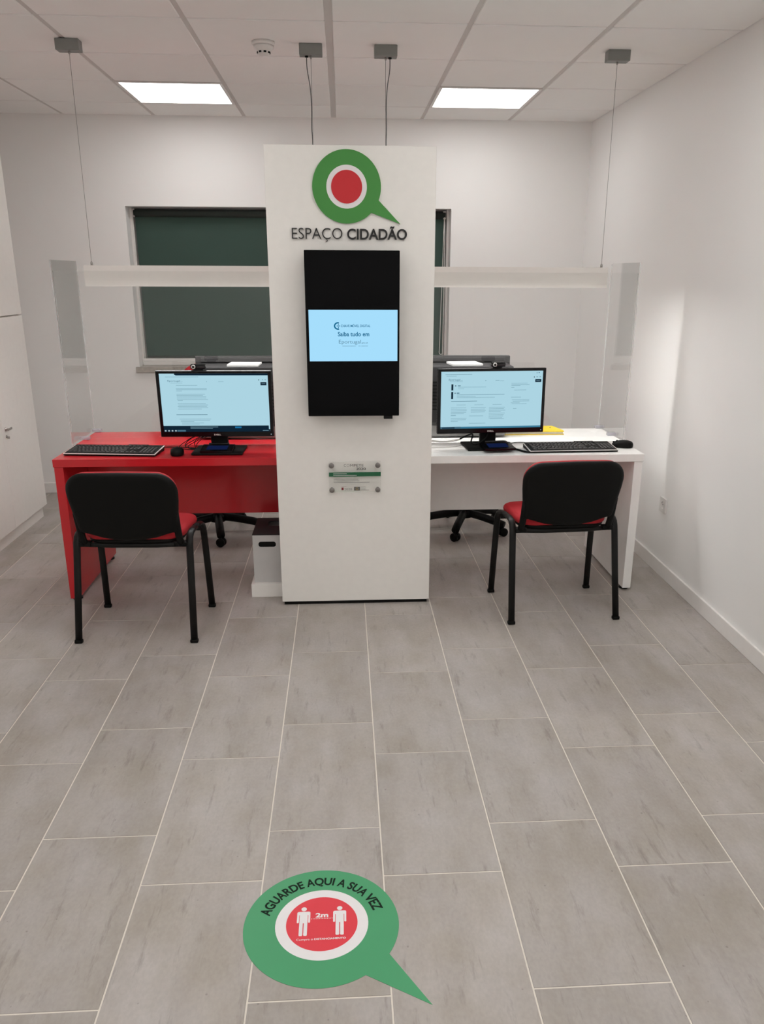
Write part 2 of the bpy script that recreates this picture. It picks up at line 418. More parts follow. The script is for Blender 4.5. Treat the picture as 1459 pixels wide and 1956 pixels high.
for xx in (WX0+.001, WX1-.018):
    MB().box(xx, xx+.017, YB+.10, YB+.163, WZ0+.001, WZ1-.001, 'pvc', bev=.002).build('side_channel', wo)
struct(MB().box(WX0-.022, WX1+.022, YB-.028, YB-.0003, WZ0-.039, WZ0, 'marble', bev=.002)
       .box(WX0+.0005, WX1-.0005, YB-.0003, YB+.165, WZ0-.0395, WZ0, 'marble'), 'trim_1')
bl = thing('roller_blind', 'dark green roller blind pulled down over the back wall window', 'blind', (0, YB+.135, WZ0))
mb = MB(); bx0, bx1 = WX0+.03, WX1-.03; hh = WZ1-WZ0
pr = [(bx0, .06), (bx1, .06), (bx1, hh-.04), (bx0, hh-.04)]
mb.prism(pr, 'xz', -.0005, .0005, 'blind'); mb.build('fabric', bl)
mb = MB(); mb.sweep([(bx0-.005, 0, hh-.035), (bx1+.005, 0, hh-.035)], 'cassette', .027, n=20); mb.build('roller', bl)
mb = MB(); mb.box(bx0, bx1, -.006, .006, .053, .066, 'cassette', bev=.002); mb.build('bottom_bar', bl)
for xx, zlo, dx in ((bx0-.008, .04, .006), (bx1-.002, .075, .020)):
    mb = MB(); p = []
    for k in range(25):
        a = k/24*PI; p.append((xx-dx*.5+dx*.9*math.cos(a)*(.7+.3*math.sin(a)), -.034, zlo+.03-.03*math.sin(a)))
    path = [(xx-.001, -.031, hh-.05), (xx+dx*.2, -.033, .45)]+p+[(xx-dx*.9, -.033, .30), (xx-.004, -.029, hh-.05)]
    mb.sweep(smoothpath(path, 4), 'whitecable', .0028, n=6); mb.build('bead_chain', bl)
    MB().box(xx-.012, xx+.012, -.02, .02, hh-.062, hh-.008, 'pvc', bev=.004).build('bracket', bl)

# ------------------------------------------------------------ storage cabinets on the left
def cabinet(name, label, z0, z1, plinth):
    y0, y1, xf, xb = 4.42, 5.522, -2.04, XL+.003
    t = thing(name, label, 'cabinet', ((xf+xb)/2, (y0+y1)/2, z0)); hz = z1-z0; ox, oy = (xf+xb)/2, (y0+y1)/2
    p = .08 if plinth else 0
    MB().box(xb-ox+.012, xf-ox-.02, y0-oy, y1-oy, p, hz, 'white', bev=.001, seg=1).build('body', t)
    if plinth: MB().box(xb-ox+.012, xf-ox-.028, y0-oy+.004, y1-oy-.012, .0003, p, 'white').build('plinth', t)
    ym = 4.97-oy
    for a, b in ((y0-oy, ym-.0015), (ym+.0015, y1-oy)):
        d = MB().box(xf-ox-.019, xf-ox, a, b, p+.003, hz-.003, 'white', bev=.0012, seg=1).build('door', t)
        if a > ym and plinth:
            m2 = MB(); zc = .69
            m2.lathe([(.011, 0), (.011, .004), (.007, .006), (.007, .022)], 'steel', n=16, xf=Matrix.Translation((xf-ox, a+.045, zc)) @ Matrix.Rotation(PI/2, 4, 'Y'))
            m2.box(xf-ox+.018, xf-ox+.027, a+.025, a+.085, zc-.007, zc+.007, 'steel', bev=.003)
            m2.build('handle', d)
            m3 = MB(); m3.lathe([(.009, 0), (.009, .003), (.006, .004), (.006, .006)], 'steel', n=16, xf=Matrix.Translation((xf-ox, a+.045, zc-.045)) @ Matrix.Rotation(PI/2, 4, 'Y'))
            m3.box(xf-ox+.005, xf-ox+.02, a+.043, a+.047, zc-.058, zc-.044, 'steel', bev=.001); m3.build('key', d)
cabinet('storage_cabinet', 'white floor cabinet with lever handle and key along the left wall', 0, 1.333, True)
cabinet('storage_cabinet', 'white upper cabinet without handles stacked on the floor cabinet', 1.335, 2.56, False)

# ============================================================ CENTRAL COLUMN
CX0, CX1, CY0, CY1, CT = -.325, .4136, 3.831, 3.915, 2.107
co = thing('information_column', 'tall white freestanding panel with green ring emblem and black lettering between the desks', 'column', ((CX0+CX1)/2, (CY0+CY1)/2, 0))
ox, oy = co.location.x, co.location.y
MB().box(CX0-ox, CX1-ox, CY0-oy, CY1-oy, .018, CT, 'white', bev=.0015, seg=1).build('panel', co)
MB().box(CX0-ox+.01, CX1-ox-.01, CY0-oy+.008, CY1-oy-.008, .0003, .018, 'black').build('recessed_foot', co)
# emblem: ring with a speech tail, separate disc
ex, ez, er = .0255-ox, 1.943, .148
ring = []
a0 = math.atan2(1.89-1.943, .163-.0255); a1 = math.atan2(1.84-1.943, .131-.0255)
N_ = 72
for k in range(N_+1):
    a = a0+(2*PI-(a0-a1))*k/N_; ring.append((ex+er*math.cos(a), ez+er*math.sin(a)))
ring.append((.258-ox, 1.795))
yf_ = CY0-oy
MB().prism(circ(.0872, 64, ex, ez), 'xz', yf_-.0075, yf_-.0002, 'vwhite').build('emblem_backing', co, 'white disc behind the red disc of the emblem')
MB().prism(ring, 'xz', yf_-.008, yf_-.0002, 'green', hole=circ(.0875, 64, ex, ez)).build('emblem_ring', co)
MB().prism(circ(.067, 64, ex, ez), 'xz', yf_-.010, yf_-.0076, 'logored').build('emblem_disc', co, 'red disc in the middle of the emblem')
mb = MB(); put_text(mb, 'ESPAÇO', 'letter', -.216-ox, .004-ox, 1.732, 1.776, yf_-.0002, -.012, .008); mb.build('lettering', co, 'thin black letters ESPAÇO')
mb = MB(); put_text(mb, 'CIDADÃO', 'letter', .025-ox, .288-ox, 1.730, 1.774, yf_-.0002, .018, .008); mb.build('lettering', co, 'bold black letters CIDADÃO')

# ------------------------------------------------------------ portrait display on the column
tx0, tx1, tz0, tz1, ty = -.164, .2525, .964, 1.684, 3.755
tv = thing('wall_screen', 'black portrait screen with a pale blue message, hung on the white column', 'screen', ((tx0+tx1)/2, ty, (tz0+tz1)/2))
ox, oz = tv.location.x, tv.location.z
MB().box(tx0-ox, tx1-ox, 0, .038, tz0-oz, tz1-oz, 'display', bev=.003).build('bezel', tv)
mb = MB(); mb.box(-.14, .14, .038, .058, -.24, .2, 'black', bev=.006).box(-.1, .1, .058, CY0-ty-.0005, -.15, .15, 'black'); mb.build('mount', tv)
MB().box(tx0-ox+.009, tx1-ox-.009, -.0006, .001, tz0-oz+.012, tz1-oz-.012, 'display').build('display', tv)
MB().box(.182-ox, .223-ox, .004, .026, .949-oz, tz0-oz+.001, 'gloss', bev=.002).build('sensor_tab', tv)
mb = MB(); mb.quad([(-.151-ox, -.0010, 1.212-oz), (.2435-ox, -.0010, 1.212-oz), (.2435-ox, -.0010, 1.435-oz), (-.151-ox, -.0010, 1.435-oz)], 'tvlit')
img = mb.build('lit_image', tv, 'pale blue lit image with teal writing')
mb = MB(); yy = -.0016
pts = [(-.0215-ox+.0185*math.cos(R(a)), 1.366-oz+.0165*math.sin(R(a))) for a in range(75, 286, 7)]
pin = [(-.0215-ox+.0125*math.cos(R(a)), 1.366-oz+.0110*math.sin(R(a))) for a in range(285, 74, -7)]
tb = pts+pin
for k in range(len(pts)-1):
    a, b = pts[k], pts[k+1]; c, d = pin[len(pin)-2-k], pin[len(pin)-1-k]
    mb.quad([(a[0], yy, a[1]), (b[0], yy, b[1]), (c[0], yy, c[1]), (d[0], yy, d[1])], 'tealink')
def tq(x0, x1, z0, z1, m='tealink'): mb.quad([(x0-ox, yy, z0-oz), (x1-ox, yy, z0-oz), (x1-ox, yy, z1-oz), (x0-ox, yy, z1-oz)], m)
tq(-.0275, -.0225, 1.3645, 1.3675); tq(-.0175, -.0125, 1.3645, 1.3675); tq(-.0215, -.0185, 1.3705, 1.3755); tq(-.0215, -.0185, 1.3565, 1.3615); tq(-.022, -.018, 1.364, 1.368)
put_text(mb, 'CHAVE MÓVEL DIGITAL', 'tealink', -.009-ox, .122-ox, 1.3605-oz, 1.3715-oz, yy, .012)
put_text(mb, 'Saiba tudo em', 'tealink', -.023-ox, .117-ox, 1.3215-oz, 1.3405-oz, yy, .02)
put_text(mb, 'Eportugal', 'greyink', -.019-ox, .079-ox, 1.290-oz, 1.3055-oz, yy, -.008)
put_text(mb, '.gov.pt', 'greyink', .081-ox, .110-ox, 1.290-oz, 1.2965-oz, yy)
tq(-.004, .056, 1.2782, 1.2795, 'greyink'); tq(.068, .078, 1.2782, 1.2795, 'greyink'); tq(.081, .111, 1.2782, 1.2795, 'greyink')
mb.build('screen_print', img)

# ------------------------------------------------------------ acrylic plaque
qx0, qx1, qz0, qz1, qy = -.078, .170, .587, .738, 3.812
pq = thing('plaque', 'clear acrylic plaque with green band and steel studs under the screen', 'plaque', ((qx0+qx1)/2, CY0, (qz0+qz1)/2))
ox, oz = pq.location.x, pq.location.z; dy = qy-CY0
def pane_box(mb, x0, x1, y0, y1, z0, z1, thin):
    """clear sheet: big faces clear, thin faces polished"""
    t = bmesh.new(); bmesh.ops.create_cube(t, size=1)
    for v in t.verts: v.co = Vector((x0+(v.co.x+.5)*(x1-x0), y0+(v.co.y+.5)*(y1-y0), z0+(v.co.z+.5)*(z1-z0)))
    bmesh.ops.recalc_face_normals(t, faces=t.faces); a, b = mb.mi('acrylic'), mb.mi('paneledge')
    for f in t.faces: f.material_index = a if abs(f.normal[thin]) > .5 else b
    me = bpy.data.meshes.new('t'); t.to_mesh(me); t.free(); mb.bm.from_mesh(me); bpy.data.meshes.remove(me)
mb = MB(); pane_box(mb, qx0-ox, qx1-ox, dy, dy+.005, qz0-oz, qz1-oz, 1); pane = mb.build('pane', pq)
for sx in (-.065, .1555):
    for sz in (.5985, .7185):
        mb = MB(); mb.lathe([(.009, 0), (.009, -dy-.0005)], 'stud', n=20, xf=Matrix.Translation((sx-ox, -.0003, sz-oz)) @ Matrix.Rotation(PI/2, 4, 'X'))
        mb.lathe([(.0125, 0), (.0125, .004), (.0105, .006)], 'stud', n=24, xf=Matrix.Translation((sx-ox, dy-.0002, sz-oz)) @ Matrix.Rotation(PI/2, 4, 'X')); mb.build('stud', pq)
mb = MB(); yy = dy-.0005
def pq_(x0, x1, z0, z1, m, e=0): mb.quad([(x0-ox, yy-e, z0-oz), (x1-ox, yy-e, z0-oz), (x1-ox, yy-e, z1-oz), (x0-ox, yy-e, z1-oz)], m)
put_text(mb, 'C', 'letter', -.006-ox, .004-ox, .713-oz, .7245-oz, yy, -.012)
put_text(mb, 'MPETE', 'letter', .0235-ox, .088-ox, .713-oz, .7245-oz, yy, -.004)
for k in range(8):
    a = 2*PI*k/8; pq_(.0135+.0055*math.cos(a)-.0011, .0135+.0055*math.cos(a)+.0011, .7188+.0055*math.sin(a)-.0011, .7188+.0055*math.sin(a)+.0011, 'plaqueink')
put_text(mb, '2020', 'letter', .0525-ox, .0978-ox, .696-oz, .7078-oz, yy, .008)
pq_(qx0, qx1, .665, .6855, 'plaquegreen')
pq_(-.057, .007, .6775, .6797, 'vwhite', .0002); pq_(-.057, .055, .6700, .6722, 'vwhite', .0002)
pq_(-.056, .062, .6500, .6518, 'plaqueink'); pq_(-.056, .067, .6428, .6446, 'plaqueink'); pq_(-.056, .116, .6350, .6368, 'plaqueink')
pq_(-.019, -.009, .5985, .611, 'darkred'); pq_(-.019, .005, .6150, .6160, 'darkred')
put_text(mb, '2020', 'plaqueink', -.005-ox, .031-ox, .5972-oz, .6078-oz, yy, -.01)
pq_(.041, .070, .5955, .6135, 'plaqueink')
for k in range(12):
    a = 2*PI*k/12; pq_(.0555+.0055*math.cos(a)-.0006, .0555+.0055*math.cos(a)+.0006, .6045+.0055*math.sin(a)-.0006, .6045+.0055*math.sin(a)+.0006, 'yellow', .0002)
pq_(.073, .098, .6115, .6128, 'plaqueink'); pq_(.073, .097, .6022, .6035, 'plaqueink'); pq_(.073, .113, .5968, .5981, 'plaqueink')
mb.build('print', pq, 'black and green print on the clear plaque')
# backing film of the plaque (pale print area behind the text)

# ============================================================ DESKS
DZ, DY0, DY1 = .735, 3.93, 4.652
def desk(name, label, x0, x1, m, feet_out):
    t = thing(name, label, 'desk', ((x0+x1)/2, (DY0+DY1)/2, 0)); ox, oy = t.location.x, t.location.y
    MB().box(x0-ox, x1-ox, DY0-oy, DY1-oy, DZ-.038, DZ, m, bev=.0012, seg=1).build('desktop', t)
    for xa in (x0+.003, x1-.046):
        MB().box(xa-ox, xa+.043-ox, DY0-oy+.004, DY1-oy-.004, .016, DZ-.0385, m, bev=.0012, seg=1).build('side_panel', t)
        for yy in (DY0+.05, DY1-.06):
            mb = MB(); mb.lathe([(.024, .0004), (.024, .008), (.012, .010), (.012, .0158)], 'black', xa+.0215-ox, yy-oy, 20); mb.build('foot', t)
    MB().box(x0+.047-ox, x1-.047-ox, 4.30-oy, 4.318-oy, .352, DZ-.0385, m, bev=.001, seg=1).build('modesty_panel', t)
    return t
desk('office_desk', 'red desk left of the column with keyboard near its left end', -1.402, .040, 'red', -1)
desk('office_desk', 'white desk right of the column with yellow folder on it', .046, 1.496, 'whitedesk', 1)

# ------------------------------------------------------------ acrylic sneeze guards
def guard(label, xs, xi, sgn, turn=0):
    y0, y1, z0, z1 = 4.2575, 4.66, DZ+.0006, 1.646
    t = thing('protective_screen', label, 'acrylic screen', (xs, y0, DZ), 0, 'clear acrylic desk screens')
    mb = MB(); a, b = (xs, xi) if xs < xi else (xi, xs)
    pane_box(mb, a-xs, b-xs, 0, .005, 0.0006, z1-DZ-.05, 1); mb.build('front_pane', t)
    mb = MB(); e = .0035*sgn; s0, s1 = sorted((e, e+.005*sgn)); pane_box(mb, s0, s1, -.004, y1-y0, .008, z1-DZ, 0); sp_ = mb.build('side_pane', t); sp_.rotation_euler.z = turn
    for yy in (.17, .395):
        mb = MB(); xa, xb = sorted((-.035*sgn, .0155*sgn))
        mb.box(xa, xb, yy-.015, yy+.015, .0006, .018, 'clamp', bev=.003).build('clamp', t)
guard('clear acrylic screen around the red desk, grey window reflection in its side', -1.400, .036, -1)
guard('clear acrylic screen around the white desk by the right wall', 1.4945, .050, 1, R(2.5))

# ============================================================ SUSPENDED LAMPS
def lamp(label, x0, x1, c_out, c_in):
    yl, zb, zt = 4.30, 1.524, 1.622
    t = thing('pendant_lamp', label, 'lamp', ((x0+x1)/2, yl, zb)); ox = t.location.x
    mb = MB(); hw = .03
    h_ = zt-zb; e_ = .003
    mb.prism([(-hw, 0), (-hw, h_), (hw, h_), (hw, 0), (hw-e_, 0), (hw-e_, h_-e_), (-hw+e_, h_-e_), (-hw+e_, 0)], 'yz', x0-ox, x1-ox, 'lampwhite')
    for a in (x0+.0005, x1-.0035): mb.box(a-ox, a+.003-ox, -hw+e_, hw-e_, .0005, h_-e_, 'lampwhite')
    mb.build('housing', t)
    MB().box(x0+.004-ox, x1-.004-ox, -.026, .026, .0005, .007, 'strip').build('diffuser', t)
    for c, inner in ((c_out, False), (c_in, True)):
        mb = MB(); mb.box(c-.053-ox, c+.053-ox, -.03, .03, H-.047-zb, H-.0004-zb, 'canopy', bev=.003)
        if inner: mb.lathe([(.008, 0), (.008, .006)], 'black', c+(-.02 if c < 0 else .02)-ox, 0, 12, xf=Matrix.Translation((0, 0, H-.053-zb)))
        can = mb.build('canopy', t)
        mb = MB(); mb.sweep([(c-ox, 0, zt-zb), (c-ox, 0, H-.047-zb)], 'cable', .0010, n=6)
        mb.lathe([(.006, 0), (.006, .012), (.003, .018)], 'steel', c-ox, 0, 12, xf=Matrix.Translation((0, 0, zt-zb)))
        mb.lathe([(.003, 0), (.005, .004), (.005, .012)], 'steel', c-ox, 0, 12, xf=Matrix.Translation((0, 0, H-.059-zb))); mb.build('suspension_cable', t)
        if inner:
            s = -1 if c < 0 else 1
            p = smoothpath([(c+.020*s-ox, 0, H-.05-zb), (c+.019*s-ox, -.001, H-.10-zb), (c+.008*s-ox, -.003, H-.17-zb), (c+.003*s-ox, -.003, H-.24-zb), (c+.004*s-ox, -.003, H-.35-zb), (c+.002*s-ox, -.002, H-.42-zb), (c+.005*s-ox, -.003, zt-zb+.3), (c+.003*s-ox, -.001, zt-zb)], 6)
            mb = MB(); mb.sweep(p, 'powercord', .0022, n=6); mb.build('power_cable', t)
lamp('long white pendant lamp hanging over the red desk', -1.255, -.095, -1.222, -.128)
lamp('long white pendant lamp hanging over the white desk', .185, 1.342, 1.315, .218)

# ============================================================ CHAIRS
def visitor_chair(loc, rz, label):
    t = thing('visitor_chair', label, 'chair', loc, rz, 'black backed visitor chairs')
    # side tubes: rear leg straight up, bend, rail, bend, front leg
    for s in (-1, 1):
        x = .259*s
        rear = [(x, -.212, .012), (x, -.163, .24), (x, -.127, .42), (x, -.120, .447), (x, -.108, .468), (x, -.088, .480), (x, -.05, .484), (x, .0, .481)]
        front = [(x, .0, .481), (x, .06, .475), (x, .115, .466), (x, .148, .45), (x, .166, .425), (x, .174, .39), (x, .187, .25), (x, .204, .012)]
        lean = lambda P_: [(x-s*.010*min(1, z/.46), y, z) for (x_, y, z) in P_ for x in (x_,)]
        rear, front = lean(rear), lean(front)
        MB().sweep(rear, 'blackmetal', .0162, .0100, 14, side=(1, 0, 0)).build('leg', t)
        MB().sweep(front, 'blackmetal', .0162, .0100, 14, side=(1, 0, 0)).build('leg', t)
        for yy in (-.212, .204): MB().box(x-.0178, x+.0178, yy-.012, yy+.012, .0004, .018, 'black', bev=.005).build('foot_cap', t)
    MB().sweep([(-.240, -.122, .440), (-.1, -.122, .434), (.1, -.122, .434), (.240, -.122, .440)], 'blackmetal', .012, .009, 10).build('rear_crossbar', t)
    MB().sweep([(-.240, .14, .432), (.240, .14, .432)], 'blackmetal', .012, .009, 10).build('front_crossbar', t)
    # seat: red pad over a black pan
    out = []
    for a, b in rrect(.462, .372, .095, 8, 0, .044):
        k = (b+.142)/.372
        out.append((a*(1-.06*(1-k)), b))
    crown = lambda u, v, d: (u, v, d+.010*(1-(u/.23)**2)*(1 if d > .45 else .3)-.022*max(0, (v-.12)/.11)**2+.004)
    MB().pillow(out, [(.90, .440), (.95, .441), (.965, .448), (.96, .455)], crown, 'black').build('seat_pan', t)
    MB().pillow(out, [(.955, .453), (.99, .459), (1.0, .470), (.99, .482), (.955, .490), (.90, .494)], crown, 'redfab').build('seat', t)
    # backrest: black shell with posts, thin red pad in front of it
    ol = []
    W2, top, n = .236, .787, 8
    ctrl = [(0, .468), (.06, .471), (.115, .481), (.165, .498), (.192, .506), (.202, .506), (.211, .512), (.217, .53), (.226, .60), (.234, .66), (.2365, .70)]
    cor = [(.2365-.085+.085*math.cos(R(a)), .702+.085*math.sin(R(a))) for a in range(10, 91, 10)]
    half = ctrl+cor+[(.06, .789)]
    ol = half+[(0, .790)]+[(-a, b) for a, b in half[:0:-1]]
    def fb(u, v, d): return (u, -.172-.24*(v-.47)+.10*u*u+d, v)
    MB().pillow(ol, [(.90, -.004), (.945, -.001), (.985, .006), (1.0, .015), (1.0, .022), (.985, .026)], fb, 'black').build('backrest_shell', t)
    MB().pillow([(a*.99, .63+(b-.63)*1.0+(.002 if b > .7 else 0)) for a, b in ol], [(.955, .026), (.982, .031), (.988, .040), (.975, .050), (.93, .056)], fb, 'redfab').build('backrest_pad', t, 'red pad on the front of the black backrest')
    for s in (-1, 1):
        MB().sweep([(.212*s, -.184, .60), (.212*s, -.166, .53), (.212*s, -.150, .485), (.213*s, -.134, .458), (.213*s, -.122, .436)], 'black', .0165, .011, 10, side=(1, 0, 0)).build('backrest_post', t)
        MB().box(.212*s-.026, .212*s+.026, -.135, -.10, .430, .452, 'black', bev=.003).build('bracket', t)
    return t
visitor_chair((-.9415, 3.635, 0), R(-2.4), 'red and black visitor chair in front of the red desk')
visitor_chair((1.0245, 3.764, 0), R(3.6), 'red and black visitor chair in front of the white desk')

def office_chair(loc, rz, label, a0=0):
    t = thing('swivel_chair', label, 'chair', loc, rz, 'swivel chairs behind the desks')
    for k in range(5):
        a = R(a0+72*k); c, s = math.cos(a), math.sin(a)
        arm = [(.03*c, .03*s, .112), (.12*c, .12*s, .104), (.22*c, .22*s, .088), (.285*c, .285*s, .072)]
        mb = MB(); mb.sweep(arm, 'black', .025, .025, 10, side=(-s, c, 0)); arm_o = mb.build('base_arm', t)
        mb = MB(); cx, cy = .28*c, .28*s; rot = Matrix.Rotation(a+1.1, 4, 'Z')
        for e in (-.011, .011):
            mb.lathe([(.014, -.009), (.026, -.009), (.0275, -.005), (.0275, .005), (.026, .009), (.014, .009)], 'black', n=22, xf=Matrix.Translation((cx, cy, .0285)) @ rot @ Matrix.Translation((0, e*1.2, 0)) @ Matrix.Rotation(PI/2, 4, 'X'))
        mb.lathe([(.006, .03), (.006, .075)], 'black', cx, cy, 10); mb.build('caster', t)
    MB().lathe([(.05, .085), (.05, .125), (.03, .135), (.03, .26), (.018, .262), (.018, .40)], 'black').build('gas_column', t)
    MB().box(-.13, .13, -.12, .12, .395, .425, 'black', bev=.01).build('tilt_mechanism', t)
    out = rrect(.48, .46, .12, 8)
    MB().pillow(out, [(.93, .425), (.99, .440), (1.0, .455), (.985, .478), (.93, .49)], lambda u, v, d: (u, v, d), 'redfab').build('seat', t)
    ob = [(a, b+.82) for a, b in rrect(.44, .46, .13, 8)]
    MB().pillow(ob, [(.94, -.03), (1.0, -.015), (1.0, .01), (.94, .03)], lambda u, v, d: (u, .235+d+.25*u*u*-.5, v), 'redfab').build('backrest', t)
    MB().sweep([(0, .10, .405), (0, .22, .41), (0, .275, .45), (0, .275, .75)], 'black', .03, .009, 10, side=(1, 0, 0)).build('back_strut', t)
    return t
office_chair((-.815, 5.06, 0), R(0), 'red swivel chair with black star base behind the red desk', 281)
office_chair((.775, 5.08, 0), R(12), 'red swivel chair with black star base behind the white desk', 238)

# ============================================================ BIN
pb = tag(MB().box(-.49, -.03, 3.944, 4.285, .0004, .071, 'white', bev=.002).build('low_plinth'), 'low white plinth under the grey bin left of the column', 'plinth')
bx0, bx1, by0, by1, bz0, bz1 = -.475, -.185, 3.972, 4.272, .0716, .330
bn = thing('waste_bin', 'grey metal bin with dark slotted lid beside the column', 'bin', ((bx0+bx1)/2, (by0+by1)/2, bz0))
ox, oy = bn.location.x, bn.location.y; hb = bz1-bz0
mb = MB(); t_ = .004
slot = rrect(.088, .029, .012, 5, -.402-ox, .277-bz0)
mb.prism([(bx0-ox, 0), (bx1-ox, 0), (bx1-ox, hb-.004), (bx0-ox, hb-.004)], 'xz', by0-oy, by0-oy+t_, 'grey', hole=slot)
mb.box(bx0-ox, bx1-ox, by1-oy-t_, by1-oy, 0, hb-.004, 'grey').box(bx0-ox, bx0-ox+t_, by0-oy+t_, by1-oy-t_, 0, hb-.004, 'grey').box(bx1-ox-t_, bx1-ox, by0-oy+t_, by1-oy-t_, 0, hb-.004, 'grey')
mb.box(bx0-ox+t_, bx1-ox-t_, by0-oy+t_, by1-oy-t_, 0, .004, 'grey'); mb.build('body', bn)
sl = rrect(.19, .09, .02, 5, -.315-ox, 4.165-oy)
MB().prism([(bx0-ox-.001, by0-oy-.001), (bx1-ox+.001, by0-oy-.001), (bx1-ox+.001, by1-oy+.001), (bx0-ox-.001, by1-oy+.001)], 'xy', hb-.004, hb, 'darkgrey', hole=sl).build('lid', bn, 'dark lid with a wide slot')
MB().box(bx0-ox+.01, bx1-ox-.01, by0-oy+.006, by0-oy+.016, .15, hb-.008, 'black').build('liner', bn)
tag(MB().box(bx0+.05, bx1-.02, by0+.14, by1-.05, bz0+.0045, bz1-.03, 'paper', bev=.004).build('paper_stack'), 'white paper showing in the slot of the grey bin', 'paper')

# ============================================================ THINGS ON THE DESKS
def ui_quad(mb, u0, u1, v0, v1, m, e, SW, SH):
    x0, x1 = -SW/2+u0*SW, -SW/2+u1*SW; z0, z1 = SH/2-v1*SH, SH/2-v0*SH
    mb.quad([(x0, e, z0), (x1, e, z0), (x1, e, z1), (x0, e, z1)], m)
def monitor(loc, rz, tilt, label, left):
    t = thing('computer_monitor', label, 'monitor', loc, rz, 'monitors facing the visitor chairs')
    Wm, Hm, zc = .555, .325, .2435
    TM = Matrix.Translation((0, 0, zc)) @ Matrix.Rotation(-tilt, 4, 'X')
    def tb(mb, name, par, label=None):
        bmesh.ops.transform(mb.bm, matrix=TM, verts=mb.bm.verts); return mb.build(name, par, label)
    mb = MB(); mb.box(-Wm/2, Wm/2, .0, .022, -Hm/2, Hm/2, 'gloss', bev=.003)
    mb.box(-.2, .2, .022, .042, -.11, .11, 'black', bev=.012); bz = tb(mb, 'bezel', t)
    SW, SH = .521, .285; sz0 = .006
    mb = MB(); mb.quad([(-SW/2, -.0008, -SH/2+sz0), (SW/2, -.0008, -SH/2+sz0), (SW/2, -.0008, SH/2+sz0), (-SW/2, -.0008, SH/2+sz0)], 'screen'); sc = tb(mb, 'lit_screen', t)
    mb = MB(); q = lambda u0, u1, v0, v1, m='lineink', e=-.0013: ui_quad(mb, u0, u1, v0, v1, m, e, SW, SH)
    zz = sz0
    def word(txt, u0, u1, vb, vt, m, w_=0, e=-.0013):
        put_text(mb, txt, m, -SW/2+u0*SW, -SW/2+u1*SW, SH/2-vb*SH, SH/2-vt*SH, e, w_)
    if left:
        q(.15, 1, 0, .030, 'darkink'); q(.14, .15, 0, .02, 'darkink'); q(.055, .36, .052, .058)
        word('Eportugal', .075, .19, .135, .108, 'greyink'); word('.gov.pt', .193, .215, .135, .125, 'lineink'); q(.10, .21, .155, .160)
        q(.43, .436, .13, .14); q(.54, .59, .133, .139); q(.93, .985, .145, .200, 'darkink'); q(.912, .92, .10, .115, 'darkink'); q(.945, .955, .10, .112); q(.97, .982, .10, .112); q(.94, .975, .168, .174, 'lineink', -.0016)
        rows = [(.15, .345, .195, 0), (.147, .43, .245, 0), (.147, .43, .268, 0), (.147, .20, .290, 0), (.147, .41, .345, 0), (.147, .39, .365, 0), (.147, .42, .388, 0), (.147, .42, .410, 0), (.147, .435, .435, 0), (.155, .20, .455, 0), (.15, .41, .505, 0), (.155, .43, .530, 0), (.15, .42, .553, 0), (.155, .43, .576, 0), (.15, .37, .598, 0), (.13, .42, .695, 1), (.155, .45, .775, 0), (.165, .44, .795, 0), (.165, .29, .82, 0), (.175, .38, .842, 0), (.175, .34, .862, 0)]
        for u0, u1, v, bold in rows: q(u0, u1, v, v+(.009 if bold else .006), 'greyink' if bold else 'lineink')
        q(0, .988, .893, 1, 'darkink')
        q(.25, .51, .913, .921, 'lineink', -.0016); q(.25, .46, .935, .943, 'lineink', -.0016); q(.67, .73, .910, .938, 'blueink', -.0016)
        q(0, 1, .958, 1, 'darkink', -.0015)
        for u in (.008, .04, .072, .104): q(u, u+.015, .968, .992, 'whiteink', -.0018)
        q(.125, .205, .965, .995, 'greyink', -.0018); q(.93, .985, .975, .985, 'lineink', -.0018)
    else:
        q(.04, .30, .048, .054); q(.05, .15, .075, .081); q(.955, .965, .025, .04, 'greyink'); q(.935, .943, .03, .042, 'greyink')
        word('Eportugal', .075, .185, .155, .125, 'greyink'); word('.gov.pt', .188, .21, .155, .145, 'lineink'); q(.09, .21, .172, .177)
        q(.43, .44, .155, .165); q(.53, .57, .155, .161); q(.575, .615, .163, .168); q(.925, .985, .145, .198, 'darkink'); q(.91, .918, .10, .118, 'darkink'); q(.935, .95, .10, .112); q(.966, .98, .10, .112); q(.935, .972, .168, .174, 'lineink', -.0016)
        q(.10, .119, .218, .325, 'darkink'); q(.10, .119, .350, .475, 'darkink')
        q(.135, .148, .24, .252, 'darkink'); q(.163, .19, .24, .252, 'greyink'); q(.165, .44, .268, .274); q(.165, .225, .295, .300)
        q(.133, .142, .366, .38, 'darkink'); q(.153, .18, .366, .38, 'greyink'); q(.155, .625, .400, .406, 'greyink'); q(.155, .34, .428, .434); q(.155, .53, .450, .456)
        q(.10, .355, .512, .519, 'greyink')
        for u in (.155, .33, .51): q(u, u+.09, .578, .583)
        for u0, ws in ((.10, (.15, .155, .155, .15, .13, .05)), (.295, (.15, .14, .15, .14)), (.475, (.16, .15, .165, .12, .16, .15))):
            for k, ww in enumerate(ws): q(u0, u0+ww, .628+.026*k, .634+.026*k)
        for u0, u1, v in ((.10, .15, .765), (.28, .42, .775), (.475, .62, .785), (.10, .255, .815), (.475, .61, .815), (.10, .25, .84), (.49, .63, .83), (.10, .17, .868), (.28, .445, .905)): q(u0, u1, v, v+.006)
        for u0, u1, v in ((.69, .85, .21), (.69, .87, .235), (.69, .78, .252), (.69, .72, .285), (.72, .84, .33), (.69, .79, .455), (.70, .875, .50), (.71, .875, .525), (.69, .78, .55), (.70, .85, .572), (.715, .75, .655)): q(u0, u1, v, v+.006)
